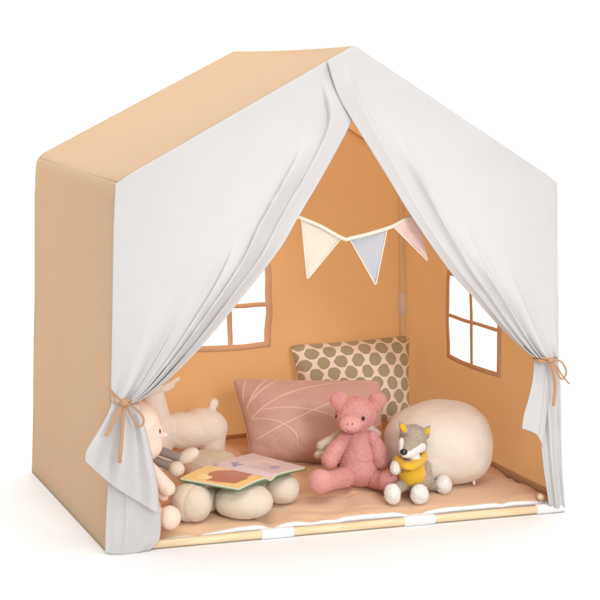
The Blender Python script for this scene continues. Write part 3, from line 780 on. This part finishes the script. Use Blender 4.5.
# flower shaped floor cushion under the book
lob = []
for px, py, a, b_, c in ((191.5, 502, 21, 21, 20), (243.5, 501, 29.5, 22, 17.5), (281, 488.5, 18.5, 20, 14.8), (211, 467, 29, 24, 17), (258, 474, 22, 22, 13)):
    P = sit(px, py, c); lob.append((P, axes(P, a, b_, c)))
cc = sum((p for p, _ in lob), V())/5
flower = thing('flower_cushion', 'cream flower shaped cushion of plump round lobes under the open book', 'cushion', V((cc.x, cc.y, FLOORZ)))
lobes = []
for P, r in lob:
    def lobe(P=P, r=r):
        out = (P-cc); out.z = 0; ang = math.atan2(out.y, out.x)
        bm = bmesh.new(); bmesh.ops.create_icosphere(bm, subdivisions=5, radius=1)
        for v in bm.verts:
            c = v.co.copy()
            q = V((math.copysign(abs(c.x)**.9, c.x)*r[0], math.copysign(abs(c.y)**.9, c.y)*r[1], math.copysign(abs(c.z)**.92, c.z)*r[2]))
            w = TURN @ q
            # puckers running in to the flower's middle
            d = V((w.x, w.y, 0)); th = math.atan2(w.y, w.x)-ang
            inn = max(0, -(TURN @ c).dot(out.normalized()))
            ph = math.atan2(c.z, (TURN @ c).cross(out.normalized()).z)
            w *= 1-.10*inn**1.5*abs(math.sin(4.5*ph+1))**.6 + .025*nz(c, 1.5, int(P.x*100)) + .004*nz(c, 4, int(P.x*77))
            w *= 1-.035*max(0, 1-abs((TURN @ c).cross(out.normalized()).z+.25)*9)**.7
            w.z = max(w.z, -r[2]+.003)
            v.co = P+w
        return bm
    lobes.append(lobe())
    q = V((cc.x, cc.y, FLOORZ+.03)); e = V((P.x, P.y, FLOORZ+.036))
    lobes.append(round_form(q, e.lerp(q, .35), .028, .030))
cov = plush(lobes+[ell(V((cc.x, cc.y, FLOORZ+.026)), (.09, .08, .026))], .0020, 2, .0008, 30)
obj('cover', cov, m_ivory, flower)

# open picture book
kA, kB, kC, kD = atz(180, 478.5, .137), atz(239, 489, .126), atz(305, 468, .114), atz(252, 454, .126)
book = thing('picture_book', 'open picture book with a yellow page and a lilac page on the flower cushion', 'book', (kA+kC)/2)
def bk(u, v, h=0): return kA.lerp(kD, u).lerp(kB.lerp(kC, u), v)+V((0, 0, h))    # u across both pages, v towards the viewer
def hump(u):
    d = abs(u-.47); return .010*sm(0, .09, d)*(1-.75*sm(.08, .5, d))-.002+.0015*math.sin(u*9)
def slab(u0, u1, h0, h1, inset=0, nu=24):
    us, vs = lin(u0, u1, nu), lin(inset, 1-inset, 10)
    top = grid(us, vs, lambda u, v: bk(u, v, h1+hump(u)))
    bot = grid(us, vs, lambda u, v: bk(u, v, h0+hump(u)*.6))
    bm = merge(top, bot)
    def wall(P): 
        for (a, b_) in zip(P, P[1:]):
            bm.faces.new([bm.verts.new(p) for p in (bk(*a, h0+hump(a[0])*.6), bk(*b_, h0+hump(b_[0])*.6), bk(*b_, h1+hump(b_[0])), bk(*a, h1+hump(a[0])))])
    for v in (vs[0], vs[-1]): wall([(u, v) for u in us])
    for u in (us[0], us[-1]): wall([(u, v) for v in vs])
    bmesh.ops.remove_doubles(bm, verts=bm.verts[:], dist=.00005); bmesh.ops.recalc_face_normals(bm, faces=bm.faces[:])
    return bm
def page_mat(name, base, spots, base2=None):
    """printed art: soft-edged ellipses in page coordinates"""
    m, nt, b = newmat(name); lk = nt.links.new; tc = N(nt, 'ShaderNodeTexCoord')
    nn = N(nt, 'ShaderNodeTexNoise', Scale=7.0, Detail=4.0); lk(tc.outputs['UV'], nn.inputs['Vector'])
    wv = N(nt, 'ShaderNodeVectorMath', operation='MULTIPLY_ADD'); lk(nn.outputs['Color'], wv.inputs[0]); wv.inputs[1].default_value = (.16, .16, 0); lk(tc.outputs['UV'], wv.inputs[2])
    mx0 = N(nt, 'ShaderNodeMix', data_type='RGBA'); lk(nn.outputs['Fac'], mx0.inputs[0]); mx0.inputs[6].default_value = base; mx0.inputs[7].default_value = base2 or base
    cur = mx0.outputs[2]
    for cx, cy, rx_, ry_, col in spots:
        s = N(nt, 'ShaderNodeVectorMath', operation='SUBTRACT'); lk(wv.outputs[0], s.inputs[0]); s.inputs[1].default_value = (cx+.08, cy+.08, 0)
        dv = N(nt, 'ShaderNodeVectorMath', operation='DIVIDE'); lk(s.outputs[0], dv.inputs[0]); dv.inputs[1].default_value = (rx_, ry_, 1)
        ln = N(nt, 'ShaderNodeVectorMath', operation='LENGTH'); lk(dv.outputs[0], ln.inputs[0])
        r = N(nt, 'ShaderNodeMapRange'); r.inputs[1].default_value = 1.06; r.inputs[2].default_value = .94; lk(ln.outputs['Value'], r.inputs[0])
        mx = N(nt, 'ShaderNodeMix', data_type='RGBA'); lk(r.outputs[0], mx.inputs[0]); lk(cur, mx.inputs[6]); mx.inputs[7].default_value = col; cur = mx.outputs[2]
    lk(cur, b.inputs['Base Color']); b.inputs['Roughness'].default_value = .35
    return m
m_pg1 = page_mat('yellow_page', (.75, .48, .12, 1), [(.20, .55, .16, .30, (.40, .12, .06, 1)), (.34, .62, .10, .22, (.42, .14, .07, 1)), (.10, .30, .05, .12, (.8, .62, .3, 1)), (.40, .2, .05, .2, (.80, .60, .25, 1)), (.40, .85, .08, .05, (.8, .55, .35, 1))], (.80, .56, .22, 1))
m_pg2 = page_mat('lilac_page', (.55, .46, .50, 1), [(.58, .25, .05, .12, (.30, .27, .40, 1)), (.70, .35, .10, .12, (.70, .55, .55, 1)), (.85, .5, .06, .2, (.72, .58, .52, 1)), (.75, .75, .08, .08, (.35, .33, .48, 1)), (.62, .7, .04, .2, (.62, .44, .46, 1))], (.66, .54, .55, 1))
obj('cover', slab(-.008, 1.008, -.0055, -.0035, -.008), plain('green_board', (.10, .20, .10, 1), .35), book, smooth=False)
for u0, u1, m in ((0, .468, m_pg1), (.472, 1, m_pg2)):
    o = obj('page_block', slab(u0, u1, -.0033, .0015, .004), [m, plain('paper_edge', (.62, .55, .40, 1), .7)], book, smooth=False)
    for p in o.data.polygons: p.material_index = 0 if p.normal.z > .6 else 1

# ------------------------------------------------------------------ light
w = bpy.data.worlds.new('World'); scene.world = w; w.use_nodes = True
bg = w.node_tree.nodes['Background']; bg.inputs[0].default_value = (1, 1, 1, 1); bg.inputs[1].default_value = 0.45
def softbox(name, loc, target, size, power, col=(1, 1, 1)):
    l = bpy.data.lights.new(name, 'AREA'); l.shape = 'RECTANGLE'; l.size, l.size_y = size; l.energy = power; l.color = col
    o = bpy.data.objects.new(name, l); COL.objects.link(o); o.location = loc
    o.rotation_euler = (V(target)-V(loc)).to_track_quat('-Z', 'Y').to_euler(); return o
softbox('overhead_softbox', (0, .6, 4.4), (0, .5, 0), (6, 6), 168)
softbox('side_softbox', (-4.2, .9, 1.8), (0, .5, .5), (2.2, 2.4), 54, (1, .98, .96))
softbox('front_softbox', (-.6, -4.6, 1.35), (0, .4, .4), (2.6, 2.2), 102, (1, .98, .96))
softbox('right_wall_fill', (4.4, .9, 1.8), (.2, .5, .5), (2.2, 2.4), 60, (1, .98, .96))  # added fill, brightens the interior through the right wall
softbox('background_softbox', (1.5, 2.2, 4.2), (1.5, 5.2, 1), (9, 1.5), 270)
softbox('front_floor_fill', (0, -2.3, 3.6), (0, -1.6, 0), (4, 1.6), 95)  # added fill, lifts the floor in front of the tent to white
sl = bpy.data.lights.new('interior_fill_spot', 'SPOT'); sl.energy = 245; sl.spot_size = math.radians(27); sl.spot_blend = 1; sl.shadow_soft_size = .35  # unseen spot added to brighten the toys and walls inside the tent
so = bpy.data.objects.new('interior_fill_spot', sl); COL.objects.link(so); so.location = (-.15, -3.3, 1.75)
so.rotation_euler = (V((.05, .55, .27))-so.location).to_track_quat('-Z', 'Y').to_euler()
scene.view_settings.view_transform = 'Standard'; scene.view_settings.look = 'None'
scene.view_settings.exposure = -0.27; scene.view_settings.gamma = 1
scene.cycles.max_bounces = 12; scene.cycles.diffuse_bounces = 8; scene.cycles.transmission_bounces = 6
scene.cycles.use_denoising = True
